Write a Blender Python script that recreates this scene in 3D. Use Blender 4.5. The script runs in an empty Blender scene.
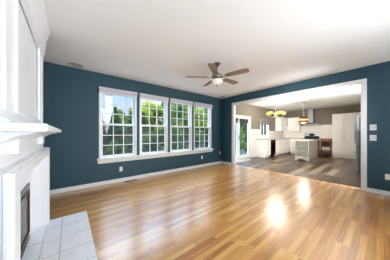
import bpy, bmesh, math, random
from mathutils import Vector, Matrix
PI = math.pi
random.seed(7)
scene = bpy.context.scene
C = scene.collection

# ------------------------------------------------------------------ camera
cam_data = bpy.data.cameras.new('camera')
cam = bpy.data.objects.new('camera', cam_data)
C.objects.link(cam)
YAW = math.radians(50.8)
cam.location = (0, 0, 1.2548)
cam.rotation_euler = (PI/2, 0, YAW - PI/2)
cam_data.sensor_width = 36
cam_data.lens = 154.44/390*36
cam_data.shift_y = 3.1/390
cam_data.clip_start = 0.02
scene.camera = cam

# ------------------------------------------------------------------ sky, sun, added fills, exposure
scene.view_settings.view_transform = 'Standard'
scene.view_settings.look = 'None'
scene.view_settings.gamma = 1
scene.view_settings.use_curve_mapping = False
scene.view_settings.exposure = 0.80
SKY = .60
ZENITH = 22
SUN = 1.6
CEIL_FILL = 88
HEARTH_FILL = 30
BEAM_FILL = 11
KITCHEN_FILL = 200
CHAND = 56
PEND = 24

world = bpy.data.worlds.new('sky')
scene.world = world
world.use_nodes = True
wn = world.node_tree.nodes
wl = world.node_tree.links
wn.clear()
w_out = wn.new('ShaderNodeOutputWorld')
w_bg = wn.new('ShaderNodeBackground')
w_tc = wn.new('ShaderNodeTexCoord')
w_no = wn.new('ShaderNodeTexNoise')
w_no.inputs['Scale'].default_value = 3.2
w_no.inputs['Detail'].default_value = 6
w_ra = wn.new('ShaderNodeValToRGB')
w_ra.color_ramp.elements[0].position = 0.42
w_ra.color_ramp.elements[0].color = (0.36, 0.64, 0.98, 1)
w_ra.color_ramp.elements[1].position = 0.66
w_ra.color_ramp.elements[1].color = (0.95, 0.97, 1.0, 1)
w_bg.inputs['Strength'].default_value = SKY
wl.new(w_tc.outputs['Generated'], w_no.inputs['Vector'])
wl.new(w_no.outputs['Fac'], w_ra.inputs['Fac'])
# bright hazy zenith, calmer towards the horizon
w_sp = wn.new('ShaderNodeSeparateXYZ')
w_mr = wn.new('ShaderNodeMapRange')
for k, v in zip(('From Min', 'From Max', 'To Min', 'To Max'), (.38, .75, SKY, SKY*ZENITH)):
    w_mr.inputs[k].default_value = v
wl.new(w_tc.outputs['Generated'], w_sp.inputs[0])
wl.new(w_sp.outputs['Z'], w_mr.inputs['Value'])
wl.new(w_mr.outputs[0], w_bg.inputs['Strength'])
wl.new(w_ra.outputs['Color'], w_bg.inputs['Color'])
wl.new(w_bg.outputs['Background'], w_out.inputs['Surface'])

def light(name, kind, loc, energy, color=(1, 1, 1), rot=(0, 0, 0), size=None, radius=None):
    d = bpy.data.lights.new(name, kind)
    d.energy = energy
    d.color = color
    if size:
        d.shape = 'RECTANGLE'
        d.size, d.size_y = size
    if radius is not None:
        d.shadow_soft_size = radius
    o = bpy.data.objects.new(name, d)
    o.location = loc
    o.rotation_euler = rot
    C.objects.link(o)
    return o

sun = light('sun', 'SUN', (0, -4, 9), SUN, (1, 0.95, 0.86), (math.radians(36), 0, math.radians(-28)))
sun.data.angle = math.radians(3)
# unseen up-facing panel added to brighten the ceiling, standing in for bounced flash
light('ceiling_fill', 'AREA', (1.2, -1.65, .35), CEIL_FILL, (.76, .89, 1), (math.radians(180-12), 0, 0), (4.4, 1.5))

fp_fill = light('fireplace_fill', 'AREA', (3.7, -1.6, 1.45), HEARTH_FILL, (.92, .96, 1), size=(1.6, 1.6))  # fill panel added out of view to brighten fireplace and left floor
fp_fill.rotation_euler = (Vector((-.3, 2.4, 1.2)) - fp_fill.location).to_track_quat('-Z', 'Y').to_euler()
fp_fill.data.spread = math.radians(95)
kfill_beam = light('kitchen_fill_beam', 'AREA', (-.1, -.6, 1.8), BEAM_FILL, (1, .98, .95), size=(.6, .6))  # narrow fill beam added to brighten the kitchen through the opening
kfill_beam.rotation_euler = (Vector((9.2, 3.5, 1.3)) - kfill_beam.location).to_track_quat('-Z', 'Y').to_euler()
kfill_beam.data.spread = math.radians(30)
light('kitchen_fill_up', 'AREA', (5.95, -.75, 1.30), KITCHEN_FILL, (.95, .98, 1), (PI, 0, 0), (1.5, 1.3))  # up-facing fill added behind the wall to brighten the kitchen ceiling

# ------------------------------------------------------------------ materials
def lin(h):
    h = h.lstrip('#')
    v = [int(h[i:i+2], 16)/255 for i in (0, 2, 4)]
    return tuple(c/12.92 if c <= .04045 else ((c+.055)/1.055)**2.4 for c in v) + (1,)

class NT:
    def __init__(s, name):
        s.m = bpy.data.materials.new(name)
        s.m.use_nodes = True
        s.t = s.m.node_tree
        s.t.nodes.clear()
        s.out = s.t.nodes.new('ShaderNodeOutputMaterial')
    def n(s, typ, **kw):
        nd = s.t.nodes.new('ShaderNode' + typ)
        for k, v in kw.items():
            if k.startswith('i_'):
                nd.inputs[k[2:].replace('_', ' ')].default_value = v
            else:
                setattr(nd, k, v)
        return nd
    def l(s, a, b):
        s.t.links.new(a, b)
    def math(s, op, a, b=None):
        nd = s.t.nodes.new('ShaderNodeMath')
        nd.operation = op
        for i, v in enumerate((a, b)):
            if v is None: continue
            if isinstance(v, (int, float)): nd.inputs[i].default_value = v
            else: s.l(v, nd.inputs[i])
        return nd.outputs[0]

def plain(name, hexc, rough=.5, metal=0, vary=.06, scale=6, bump=0, emit=None, estr=0, spec=.5, stretch=None):
    t = NT(name)
    b = t.n('BsdfPrincipled')
    b.inputs['Roughness'].default_value = rough
    b.inputs['Metallic'].default_value = metal
    b.inputs['Specular IOR Level'].default_value = spec
    tc = t.n('TexCoord')
    mp = t.n('Mapping')
    if stretch: mp.inputs['Scale'].default_value = stretch
    no = t.n('TexNoise')
    no.inputs['Scale'].default_value = scale
    no.inputs['Detail'].default_value = 4
    t.l(tc.outputs['Object'], mp.inputs['Vector'])
    t.l(mp.outputs['Vector'], no.inputs['Vector'])
    mx = t.n('MixRGB')
    c = lin(hexc)
    mx.inputs[1].default_value = tuple(x*(1-vary) for x in c[:3]) + (1,)
    mx.inputs[2].default_value = tuple(min(1, x*(1+vary)) for x in c[:3]) + (1,)
    t.l(no.outputs['Fac'], mx.inputs['Fac'])
    t.l(mx.outputs['Color'], b.inputs['Base Color'])
    if bump:
        bp = t.n('Bump')
        bp.inputs['Strength'].default_value = bump
        bp.inputs['Distance'].default_value = .004
        t.l(no.outputs['Fac'], bp.inputs['Height'])
        t.l(bp.outputs['Normal'], b.inputs['Normal'])
    if emit:
        b.inputs['Emission Color'].default_value = lin(emit)
        b.inputs['Emission Strength'].default_value = estr
    t.l(b.outputs['BSDF'], t.out.inputs['Surface'])
    return t.m

def boards(name, cols, width, length, rough, gap=.02, gapdark=.45, grain=.5, bump=.25, spec=.5, coat=0):
    """boards running along x, one tone per board, grain along the board"""
    t = NT(name)
    tc = t.n('TexCoord')
    sp = t.n('SeparateXYZ')
    t.l(tc.outputs['Object'], sp.inputs[0])
    ry = t.math('DIVIDE', sp.outputs['Y'], width)
    row = t.math('FLOOR', ry)
    fy = t.math('FRACT', ry)
    wn1 = t.n('TexWhiteNoise', noise_dimensions='1D')
    t.l(row, wn1.inputs['W'])
    off = t.math('MULTIPLY', wn1.outputs['Value'], 7.3)
    rx = t.math('ADD', t.math('DIVIDE', sp.outputs['X'], length), off)
    col = t.math('FLOOR', rx)
    fx = t.math('FRACT', rx)
    cb = t.n('CombineXYZ')
    t.l(row, cb.inputs[0]); t.l(col, cb.inputs[1])
    wn2 = t.n('TexWhiteNoise', noise_dimensions='2D')
    t.l(cb.outputs[0], wn2.inputs['Vector'])
    # grain, shifted per board
    gv = t.n('CombineXYZ')
    t.l(t.math('ADD', t.math('MULTIPLY', sp.outputs['X'], 2.2), t.math('MULTIPLY', wn2.outputs['Value'], 40)), gv.inputs[0])
    t.l(t.math('MULTIPLY', sp.outputs['Y'], 34), gv.inputs[1])
    gn = t.n('TexNoise')
    gn.inputs['Scale'].default_value = 1.0
    gn.inputs['Detail'].default_value = 5
    gn.inputs['Roughness'].default_value = .65
    gn.inputs['Distortion'].default_value = .6
    t.l(gv.outputs[0], gn.inputs['Vector'])
    fac = t.math('ADD', t.math('MULTIPLY', wn2.outputs['Value'], 1-grain), t.math('MULTIPLY', gn.outputs['Fac'], grain))
    ra = t.n('ValToRGB')
    el = ra.color_ramp.elements
    while len(el) < len(cols): el.new(.5)
    for i, (p, h) in enumerate(cols):
        el[i].position = p; el[i].color = lin(h)
    t.l(fac, ra.inputs['Fac'])
    g1 = t.math('LESS_THAN', fy, gap)
    g2 = t.math('LESS_THAN', fx, gap*width/length)
    g = t.math('MAXIMUM', g1, g2)
    mx = t.n('MixRGB', blend_type='MULTIPLY')
    t.l(g, mx.inputs['Fac'])
    t.l(ra.outputs['Color'], mx.inputs[1])
    mx.inputs[2].default_value = (gapdark, gapdark*.9, gapdark*.8, 1)
    b = t.n('BsdfPrincipled')
    b.inputs['Specular IOR Level'].default_value = spec
    t.l(mx.outputs['Color'], b.inputs['Base Color'])
    rr = t.math('ADD', t.math('MULTIPLY', gn.outputs['Fac'], .10), rough-.05)
    t.l(rr, b.inputs['Roughness'])
    if coat:
        b.inputs['Coat Weight'].default_value = coat
        b.inputs['Coat Roughness'].default_value = rough*.7
        b.inputs['Coat IOR'].default_value = 1.52
    bp = t.n('Bump')
    bp.inputs['Strength'].default_value = bump
    bp.inputs['Distance'].default_value = .002
    t.l(t.math('SUBTRACT', gn.outputs['Fac'], t.math('MULTIPLY', g, .8)), bp.inputs['Height'])
    t.l(bp.outputs['Normal'], b.inputs['Normal'])
    t.l(b.outputs['BSDF'], t.out.inputs['Surface'])
    return t.m

def tiles(name, hexc, size, ox, oy, grout, rough=.35, axes=('X', 'Y'), gw=.02, vein=.12, offset=False, ratio=1):
    t = NT(name)
    tc = t.n('TexCoord')
    sp = t.n('SeparateXYZ')
    t.l(tc.outputs['Object'], sp.inputs[0])
    b_ = t.math('DIVIDE', t.math('SUBTRACT', sp.outputs[axes[1]], oy), size)
    a_ = t.math('DIVIDE', t.math('SUBTRACT', sp.outputs[axes[0]], ox), size*ratio)
    if offset:
        a_ = t.math('ADD', a_, t.math('MULTIPLY', t.math('FLOOR', b_), .5))
    fa = t.math('FRACT', a_); fb = t.math('FRACT', b_)
    def edge(f, w):
        return t.math('MAXIMUM', t.math('LESS_THAN', f, w), t.math('GREATER_THAN', f, 1-w))
    g = t.math('MAXIMUM', edge(fa, gw/ratio), edge(fb, gw))
    no = t.n('TexNoise')
    no.inputs['Scale'].default_value = 7
    no.inputs['Detail'].default_value = 7
    no.inputs['Distortion'].default_value = 1.2
    t.l(tc.outputs['Object'], no.inputs['Vector'])
    c = lin(hexc)
    m1 = t.n('MixRGB')
    m1.inputs[1].default_value = tuple(x*(1-vein) for x in c[:3]) + (1,)
    m1.inputs[2].default_value = tuple(min(1, x*(1+vein)) for x in c[:3]) + (1,)
    t.l(no.outputs['Fac'], m1.inputs['Fac'])
    m2 = t.n('MixRGB')
    t.l(g, m2.inputs['Fac']); t.l(m1.outputs['Color'], m2.inputs[1])
    m2.inputs[2].default_value = lin(grout)
    b = t.n('BsdfPrincipled')
    b.inputs['Roughness'].default_value = rough
    t.l(m2.outputs['Color'], b.inputs['Base Color'])
    bp = t.n('Bump')
    bp.inputs['Strength'].default_value = .4
    bp.inputs['Distance'].default_value = .003
    t.l(t.math('SUBTRACT', 1, g), bp.inputs['Height'])
    t.l(bp.outputs['Normal'], b.inputs['Normal'])
    t.l(b.outputs['BSDF'], t.out.inputs['Surface'])
    return t.m

def glass(name, tint=(1, 1, 1, 1), refl=1.0, rough=.22):
    t = NT(name)
    tr = t.n('BsdfTransparent'); tr.inputs['Color'].default_value = tint
    gl = t.n('BsdfGlossy'); gl.inputs['Roughness'].default_value = rough
    fr = t.n('Fresnel'); fr.inputs['IOR'].default_value = 1.45
    mx = t.n('MixShader')
    t.l(t.math('MULTIPLY', fr.outputs[0], refl), mx.inputs[0])
    t.l(tr.outputs[0], mx.inputs[1]); t.l(gl.outputs[0], mx.inputs[2])
    t.l(mx.outputs[0], t.out.inputs['Surface'])
    return t.m

def screen_mat(name):
    t = NT(name)
    tr = t.n('BsdfTransparent')
    df = t.n('BsdfDiffuse'); df.inputs['Color'].default_value = (.10, .11, .115, 1)
    mx = t.n('MixShader'); mx.inputs[0].default_value = .32
    t.l(tr.outputs[0], mx.inputs[1]); t.l(df.outputs[0], mx.inputs[2])
    t.l(mx.outputs[0], t.out.inputs['Surface'])
    return t.m

def leaf_mat(name, a, b2):
    t = NT(name)
    tc = t.n('TexCoord')
    no = t.n('TexNoise'); no.inputs['Scale'].default_value = 3.5; no.inputs['Detail'].default_value = 3
    t.l(tc.outputs['Object'], no.inputs['Vector'])
    ra = t.n('ValToRGB')
    ra.color_ramp.elements[0].position = .35; ra.color_ramp.elements[0].color = lin(a)
    ra.color_ramp.elements[1].position = .68; ra.color_ramp.elements[1].color = lin(b2)
    t.l(no.outputs['Fac'], ra.inputs['Fac'])
    df = t.n('BsdfDiffuse'); tl = t.n('BsdfTranslucent')
    t.l(ra.outputs['Color'], df.inputs['Color']); t.l(ra.outputs['Color'], tl.inputs['Color'])
    mx = t.n('MixShader'); mx.inputs[0].default_value = .35
    t.l(df.outputs[0], mx.inputs[1]); t.l(tl.outputs[0], mx.inputs[2])
    t.l(mx.outputs[0], t.out.inputs['Surface'])
    return t.m

M = {}
M['teal'] = plain('teal_paint', '#294c5a', .55, vary=.03, scale=3, bump=.08)
M['taupe'] = plain('taupe_paint', '#7a7060', .6, vary=.03, scale=3)
M['white_paint'] = plain('white_trim_paint', '#eeeeec', .35, vary=.02)
M['ceiling'] = plain('ceiling_paint', '#efeeec', .85, vary=.015, scale=40, bump=.1)
M['vinyl'] = plain('white_vinyl', '#f1f2f4', .3, vary=.02)
M['shade'] = plain('pale_lavender_fabric', '#d5d1da', .8, vary=.04, scale=60)
M['mantel'] = plain('white_mantel_paint', '#ececee', .3, vary=.02)
M['oak'] = boards('oak_strip_floor', [(0.22, '#965c26'), (0.45, '#bd803c'), (0.62, '#d29d50'), (0.8, '#e3b56e')], .060, .80, .30, gap=.035, gapdark=.62, grain=.66, bump=.12, coat=1)
M['plank'] = boards('grey_brown_vinyl_plank', [(0.2, '#291d16'), (0.42, '#443225'), (0.6, '#634c3a'), (0.82, '#a0866a')], .19, 1.2, .34, gap=.015, gapdark=.6, grain=.3, bump=.1)
M['hearth'] = tiles('hearth_tile', '#eeeef1', .295, .22, 3.02, '#b9b9bb', .3, gw=.014)
M['backsplash'] = tiles('cream_backsplash_tile', '#ebe5dc', .1, 0, 0, '#d5cec4', .3, axes=('X', 'Z'), gw=.03, vein=.03, offset=True, ratio=2)
M['backsplash_e'] = tiles('cream_backsplash_tile_east', '#ebe5dc', .1, 0, 0, '#d5cec4', .3, axes=('Y', 'Z'), gw=.03, vein=.03, offset=True, ratio=2)
M['cabinet'] = plain('cream_cabinet_paint', '#f3eee6', .4, vary=.02)
M['counter'] = plain('grey_stone_worktop', '#a9a39c', .25, vary=.15, scale=40)
M['island'] = plain('pale_sage_paint', '#bab5a6', .45, vary=.05)
M['island_top'] = plain('pale_worktop', '#c9c5bb', .35, vary=.05, scale=20)
M['steel'] = plain('brushed_steel', '#b9bcc0', .32, 1, vary=.06, scale=30, stretch=(1, 1, .06))
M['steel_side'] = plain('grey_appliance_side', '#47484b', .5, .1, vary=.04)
M['steel_light'] = plain('silver_appliance_edge', '#7d8084', .35, .5, vary=.04)
M['hood_steel'] = plain('hood_steel', '#8f9094', .42, .85, vary=.05)
M['black'] = plain('black_enamel', '#16171a', .25, vary=.05)
M['black_glass'] = plain('black_oven_glass', '#0c0d0f', .08, vary=.02)
M['iron'] = plain('cast_iron', '#1d1d1e', .6, vary=.1)
M['pewter'] = plain('aged_pewter', '#8d8578', .35, .8, vary=.15, scale=20)
M['pewter_dark'] = plain('dark_pewter', '#5b5850', .4, .7, vary=.15, scale=20)
M['nickel'] = plain('satin_nickel', '#c4c1ba', .3, 1, vary=.04)
M['blade'] = plain('walnut_blade', '#8c7569', .45, vary=.18, scale=8, stretch=(1, 9, 1))
M['alabaster'] = plain('alabaster_glass', '#e9e6da', .35, vary=.08, emit='#fff4e0', estr=.12)
M['amber'] = plain('amber_glass', '#d6c266', .25, vary=.15, emit='#ffe070', estr=.22)
M['pend_amber'] = plain('honey_glass', '#c98234', .25, vary=.3, scale=10, emit='#ff9c30', estr=.15)
M['pend_glow'] = plain('glowing_honey_glass', '#f4c27a', .3, vary=.1, emit='#ffc070', estr=.35)
M['pend_dark'] = plain('dark_copper_band', '#5a3018', .35, .6, vary=.2)
M['wood'] = plain('honey_stained_wood', '#7d4c2a', .4, vary=.2, scale=6, stretch=(1, 1, 8))
M['wood_top'] = plain('butcher_block', '#946338', .4, vary=.2, scale=6, stretch=(9, 1, 1))
M['dark_wood'] = plain('dark_brown_wood', '#3a2a20', .5, vary=.2)
M['plate'] = plain('white_plastic', '#f2f1ee', .35, vary=.01)
M['grille'] = plain('grille_grey', '#bdbbb8', .6, vary=.05, scale=120)
M['register'] = plain('bronze_register', '#4a3524', .5, .3)
M['brass'] = plain('antique_brass', '#6b5a38', .35, .9, vary=.1)
M['log'] = plain('charred_log', '#5d4636', .9, vary=.4, scale=25, bump=.6)
M['flame'] = plain('gas_flame', '#ffb45a', .6, vary=.2, emit='#ffb968', estr=3)
M['firebox'] = plain('firebox_brick', '#4a4540', .9, vary=.25, scale=14, bump=.4)
M['blind_dark'] = plain('charcoal_fabric', '#3b3b3d', .85, vary=.06, scale=60)
M['blind_grey'] = plain('grey_linen', '#7f7d7b', .85, vary=.08, scale=60)
M['glass'] = glass('window_glass', (1, 1, 1, 1), .03)
M['fire_glass'] = glass('firebox_glass', (.85, .85, .85, 1), .55, .06)
M['screen'] = screen_mat('insect_screen_mesh')
M['grass'] = plain('lawn', '#2e332b', .9, vary=.3, scale=9, bump=.5)
M['bark'] = plain('bark', '#5b4a3c', .9, vary=.3, scale=20, bump=.6)
M['leaf_dark'] = leaf_mat('dark_evergreen_leaves', '#26371f', '#526a3c')
M['leaf_mid'] = leaf_mat('mid_green_leaves', '#34462a', '#6f8248')
M['leaf_bright'] = leaf_mat('yellow_green_leaves', '#4f5c22', '#8f9740')
M['leaf_olive'] = leaf_mat('olive_leaves', '#4a4e2e', '#7f7d52')
M['siding'] = plain('white_siding', '#8f8e8b', .7, vary=.03)
M['chimney'] = plain('pale_brick', '#97918a', .85, vary=.1)
M['roof'] = plain('grey_shingle', '#404146', .85, vary=.2, scale=40)

# ------------------------------------------------------------------ mesh helpers
class MB:
    def __init__(s): s.b = bmesh.new()
    def box(s, x0, x1, y0, y1, z0, z1):
        x0, x1 = min(x0, x1), max(x0, x1); y0, y1 = min(y0, y1), max(y0, y1); z0, z1 = min(z0, z1), max(z0, z1)
        r = bmesh.ops.create_cube(s.b, size=1)
        for v in r['verts']:
            v.co = Vector(((x0+x1)/2 + v.co.x*(x1-x0), (y0+y1)/2 + v.co.y*(y1-y0), (z0+z1)/2 + v.co.z*(z1-z0)))
        return s
    def lathe(s, prof, c=(0, 0, 0), n=28, caps=True):
        rings = []
        for r, z in prof:
            rings.append([s.b.verts.new((c[0]+r*math.cos(2*PI*i/n), c[1]+r*math.sin(2*PI*i/n), c[2]+z)) for i in range(n)])
        for a, b in zip(rings, rings[1:]):
            for i in range(n):
                s.b.faces.new((a[i], a[(i+1) % n], b[(i+1) % n], b[i]))
        if caps:
            s.b.faces.new(list(reversed(rings[0]))); s.b.faces.new(rings[-1])
        return s
    def tube(s, pts, r, n=8):
        pts = [Vector(p) for p in pts]
        rr = r if isinstance(r, (list, tuple)) else [r]*len(pts)
        rings = []
        for i, p in enumerate(pts):
            d = (pts[min(i+1, len(pts)-1)] - pts[max(i-1, 0)]).normalized()
            u = d.cross(Vector((0, 0, 1)))
            if u.length < 1e-3: u = Vector((1, 0, 0))
            u.normalize(); w = d.cross(u)
            rings.append([s.b.verts.new(p + (u*math.cos(2*PI*k/n) + w*math.sin(2*PI*k/n))*rr[i]) for k in range(n)])
        for a, b in zip(rings, rings[1:]):
            for k in range(n):
                s.b.faces.new((a[k], a[(k+1) % n], b[(k+1) % n], b[k]))
        s.b.faces.new(list(reversed(rings[0]))); s.b.faces.new(rings[-1])
        return s
    def prism(s, poly, axis, a, b):
        """poly: 2D outline; axis: 'x','y','z' extruded from a to b"""
        def P(u, v, t):
            return {'x': (t, u, v), 'y': (u, t, v), 'z': (u, v, t)}[axis]
        A = [s.b.verts.new(P(u, v, a)) for u, v in poly]
        B = [s.b.verts.new(P(u, v, b)) for u, v in poly]
        n = len(poly)
        for i in range(n):
            s.b.faces.new((A[i], A[(i+1) % n], B[(i+1) % n], B[i]))
        s.b.faces.new(list(reversed(A))); s.b.faces.new(B)
        return s
    def panel(s, axis, pos, a0, a1, z0, z1, thick, out, stile=.06, inset=.012):
        """framed door: slab with a recessed centre; axis is the facing axis, out = +1/-1 facing direction"""
        def bx(u0, u1, w0, w1, d0, d1):
            if axis == 'y': s.box(u0, u1, pos+out*d0, pos+out*d1, w0, w1)
            else: s.box(pos+out*d0, pos+out*d1, u0, u1, w0, w1)
        bx(a0, a1, z0, z1, 0, thick-inset)
        bx(a0, a0+stile, z0, z1, thick-inset, thick)
        bx(a1-stile, a1, z0, z1, thick-inset, thick)
        bx(a0+stile, a1-stile, z0, z0+stile, thick-inset, thick)
        bx(a0+stile, a1-stile, z1-stile, z1, thick-inset, thick)
        return s
    def done(s, name, mat, parent=None, bevel=0, smooth=False, kind=None):
        if parent is not None:
            off = Vector(parent_world(parent))
            for v in s.b.verts: v.co -= off
        bmesh.ops.recalc_face_normals(s.b, faces=s.b.faces[:])
        me = bpy.data.meshes.new(name)
        s.b.to_mesh(me); s.b.free()
        me.materials.append(M[mat] if isinstance(mat, str) else mat)
        if smooth:
            for p in me.polygons: p.use_smooth = True
        o = bpy.data.objects.new(name, me)
        C.objects.link(o)
        if parent is not None: o.parent = parent
        if bevel:
            m = o.modifiers.new('bevel', 'BEVEL'); m.width = bevel; m.segments = 2; m.limit_method = 'ANGLE'
        if smooth:
            m = o.modifiers.new('edges', 'EDGE_SPLIT'); m.split_angle = math.radians(40)
        if kind: o['kind'] = kind
        return o

def parent_world(p):
    v = Vector((0, 0, 0))
    while p is not None:
        v += p.location; p = p.parent
    return v

def thing(name, label, cat, loc, group=None):
    o = bpy.data.objects.new(name, None)
    o.location = loc
    o.empty_display_size = .1
    C.objects.link(o)
    o['label'] = label; o['category'] = cat
    if group: o['group'] = group
    return o

def tag(o, label, cat, group=None):
    o['label'] = label; o['category'] = cat
    if group: o['group'] = group
    return o

def struct(o, label=None):
    o['kind'] = 'structure'
    if label: o['label'] = label
    return o

def copy_tree(src, loc, label, group=None):
    r = src.copy(); C.objects.link(r); r.location = loc
    r['label'] = label
    if group: r['group'] = group
    def rec(a, b):
        for ch in list(a.children):
            c = ch.copy(); C.objects.link(c); c.parent = b
            rec(ch, c)
    rec(src, r)
    return r

def relabel(o, label):
    o['label'] = label
    return o

# ------------------------------------------------------------------ the setting
H = 2.70
N = 4.331            # north wall, inner face
E0, E1 = 4.976, 5.096  # wall with the wide opening
KX = 11.34           # kitchen east wall, inner face
WX = -0.95
S = -2.6
KS = -0.30           # kitchen south wall behind the refrigerator

struct(MB().box(WX-.12, E1, S, N+.14, -.12, 0).done('floor', 'oak'), 'honey oak strip floor of the living room')
struct(MB().box(E1, KX+.12, S, N+.14, -.12, 0).done('floor_kitchen', 'plank'), 'grey brown plank floor of the kitchen')
struct(MB().box(WX-.12, KX+.12, S, N+.14, H, H+.12).done('ceiling', 'ceiling'), 'flat white ceiling')
struct(MB().box(WX-.12, WX, S, N+.14, 0, H).done('wall_west', 'teal'))

# north wall of the living room with four window openings
WP, WW, WS = .972, .895, .553
WZ0, WZ1 = .60, 2.33
b = MB()
b.box(WX, E0+.06, N, N+.14, 0, WZ0).box(WX, E0+.06, N, N+.14, WZ1, H)
xs = [WX] + sum([[WS+WP*i, WS+WP*i+WW] for i in range(4)], []) + [E0+.06]
for i in range(0, len(xs), 2): b.box(xs[i], xs[i+1], N, N+.14, WZ0, WZ1)
struct(b.done('wall_north', 'teal'), 'teal wall with four double hung windows')

# north wall of the kitchen: sliding door and sink window
DX0, DX1, DZ = 5.62, 7.14, 2.02
KWX0, KWX1, KWZ0, KWZ1 = 8.26, 9.14, 1.07, 2.04
b = MB()
X0, X1 = E0+.06, KX+.12
b.box(X0, DX0, N, N+.14, 0, H).box(DX0, DX1, N, N+.14, DZ, H)
b.box(DX1, KWX0, N, N+.14, 0, H).box(KWX0, KWX1, N, N+.14, 0, KWZ0).box(KWX0, KWX1, N, N+.14, KWZ1, H)
b.box(KWX1, X1, N, N+.14, 0, H)
struct(b.done('wall_kitchen_north', 'taupe'), 'taupe kitchen wall with the sliding patio door')
struct(MB().box(KX, KX+.12, KS, N, 0, H).done('wall_kitchen_east', 'taupe'))
struct(MB().box(WX-.12, E1, S-.12, S, 0, H).done('wall_south', 'teal'))
struct(MB().box(6.95, KX+.12, KS-.12, KS, 0, H).done('wall_kitchen_south', 'taupe'))

# wall with the wide cased opening
OY0, OY1, OZ = .312, 3.725, 2.36
b = MB()
b.box(E0, E1, S, OY0, 0, H).box(E0, E1, OY1, N, 0, H).box(E0, E1, OY0, OY1, OZ, H)
struct(b.done('wall_east', 'teal'), 'teal wall around the wide cased opening')
b = MB()
cw = .075
for (xa, xb) in ((E0-.018, E0), (E1, E1+.018)):
    b.box(xa, xb, OY0-cw, OY0, 0, OZ+cw).box(xa, xb, OY1, OY1+cw, 0, OZ+cw).box(xa, xb, OY0, OY1, OZ, OZ+cw)
b.box(E0-.012, E1+.012, OY0, OY0+.015, 0, OZ).box(E0-.012, E1+.012, OY1-.015, OY1, 0, OZ)
b.box(E0-.012, E1+.012, OY0, OY1, OZ-.015, OZ)
struct(b.done('trim_1', 'white_paint', bevel=.004), 'white casing of the wide opening to the kitchen')
struct(MB().prism([(E1-.03, 0), (E1+.045, 0), (E1+.02, .010), (E1-.01, .010)], 'y', OY0+.015, OY1-.015).done('trim_2', 'oak'), 'oak threshold strip between the two floors')

def baseboard(name, pts):
    (xa, ya), (xb, yb), (dx, dy) = pts
    b = MB()
    b.box(xa, xb + dx*.014, ya, yb + dy*.014, 0, .085) if True else None
    b.box(xa, xb + dx*.024, ya, yb + dy*.024, 0, .016)
    struct(b.done(name, 'white_paint', bevel=.003))
baseboard('baseboard_north', ((WX, N), (E0, N), (0, -1)))
baseboard('baseboard_east', ((E0, OY1+cw), (E0, N-.024), (-1, 0)))
baseboard('baseboard_south_east', ((E0, S), (E0, OY0-cw), (-1, 0)))
baseboard('baseboard_kitchen', ((DX1+.08, N), (7.69, N), (0, -1)))

# ---- the four double hung windows
def sash(x0, x1, y0, y1, z0, z1, bar=.048, mun=.018, cols=3, rows=3):
    b = MB()
    b.box(x0, x0+bar, y0, y1, z0, z1).box(x1-bar, x1, y0, y1, z0, z1)
    b.box(x0+bar, x1-bar, y0, y1, z0, z0+bar).box(x0+bar, x1-bar, y0, y1, z1-bar, z1)
    ym = (y0+y1)/2
    for i in range(1, cols):
        x = x0+bar + (x1-x0-2*bar)*i/cols
        b.box(x-mun/2, x+mun/2, ym-.009, ym+.009, z0+bar, z1-bar)
    for j in range(1, rows):
        z = z0+bar + (z1-z0-2*bar)*j/rows
        b.box(x0+bar, x1-bar, ym-.0088, ym+.0088, z-mun/2, z+mun/2)
    return b
ZM = 1.475
wlabels = ['white double hung window nearest the fireplace, first of four',
           'second white double hung window from the fireplace',
           'third white double hung window from the fireplace',
           'white double hung window nearest the room corner']
slabels = ['raised pale fabric shade over the window nearest the fireplace',
           'raised pale fabric shade over the second window from the fireplace',
           'raised pale fabric shade over the third window from the fireplace',
           'raised pale fabric shade over the window nearest the room corner']
for i in range(4):
    x0 = WS+WP*i; x1 = x0+WW
    b = MB()
    f = .038
    ya, yb = N-.012, N+.125
    b.box(x0, x0+f, ya, yb, WZ0, WZ1).box(x1-f, x1, ya, yb, WZ0, WZ1)
    b.box(x0+f, x1-f, ya, yb, WZ1-f, WZ1).box(x0+f, x1-f, ya, yb, WZ0, WZ0+.05)
    w = struct(b.done('window_%d' % (i+1), 'vinyl', bevel=.003), wlabels[i])
    xi0, xi1 = x0+f, x1-f
    up = sash(xi0, xi1, N+.075, N+.11, ZM-.025, WZ1-f).done('upper_sash', 'vinyl', w)
    MB().box(xi0+.045, xi1-.045, N+.090, N+.094, ZM+.02, WZ1-f-.045).done('glass', 'glass', up)
    lo = sash(xi0, xi1, N+.03, N+.065, WZ0+.05, ZM+.025).done('lower_sash', 'vinyl', w)
    MB().box(xi0+.045, xi1-.045, N+.045, N+.049, WZ0+.095, ZM-.02).done('glass', 'glass', lo)
    sc = MB().box(xi0+.01, xi1-.01, N+.116, N+.1165, WZ0+.055, ZM).done('insect_screen', 'screen', w)
    # shade
    t = thing('window_shade', slabels[i], 'shade', (x0+WW/2, N-.02, WZ1-.1), 'raised shades on the four windows')
    MB().box(x0-.004, x1+.004, N-.068, N-.002, WZ1-.02, WZ1+.035).done('headrail', 'shade', t, .004)
    b = MB()
    for k in range(5):
        z = WZ1-.022-k*.012
        b.prism([(N-.064, z), (N-.064+.006, z-.006), (N-.064, z-.012), (N-.015, z-.012), (N-.021, z-.006), (N-.015, z)], 'x', x0+.004, x1-.004)
    b.done('pleated_fabric', 'shade', t)
    MB().box(x0+.004, x1-.004, N-.062, N-.016, WZ1-.100, WZ1-.082).done('bottom_rail', 'vinyl', t, .003)
x0, x1 = WS-.045, WS+WP*3+WW+.06
b = MB()
b.prism([(N, .60), (N, .645), (N-.052, .645), (N-.058, .635), (N-.058, .612), (N-.05, .60)], 'x', x0, x1)
b.prism([(N, .515), (N, .60), (N-.022, .60), (N-.022, .535), (N-.014, .515)], 'x', x0+.02, x1-.02)
struct(b.done('trim_3', 'white_paint', bevel=.003), 'long white window sill under the four windows')

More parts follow.
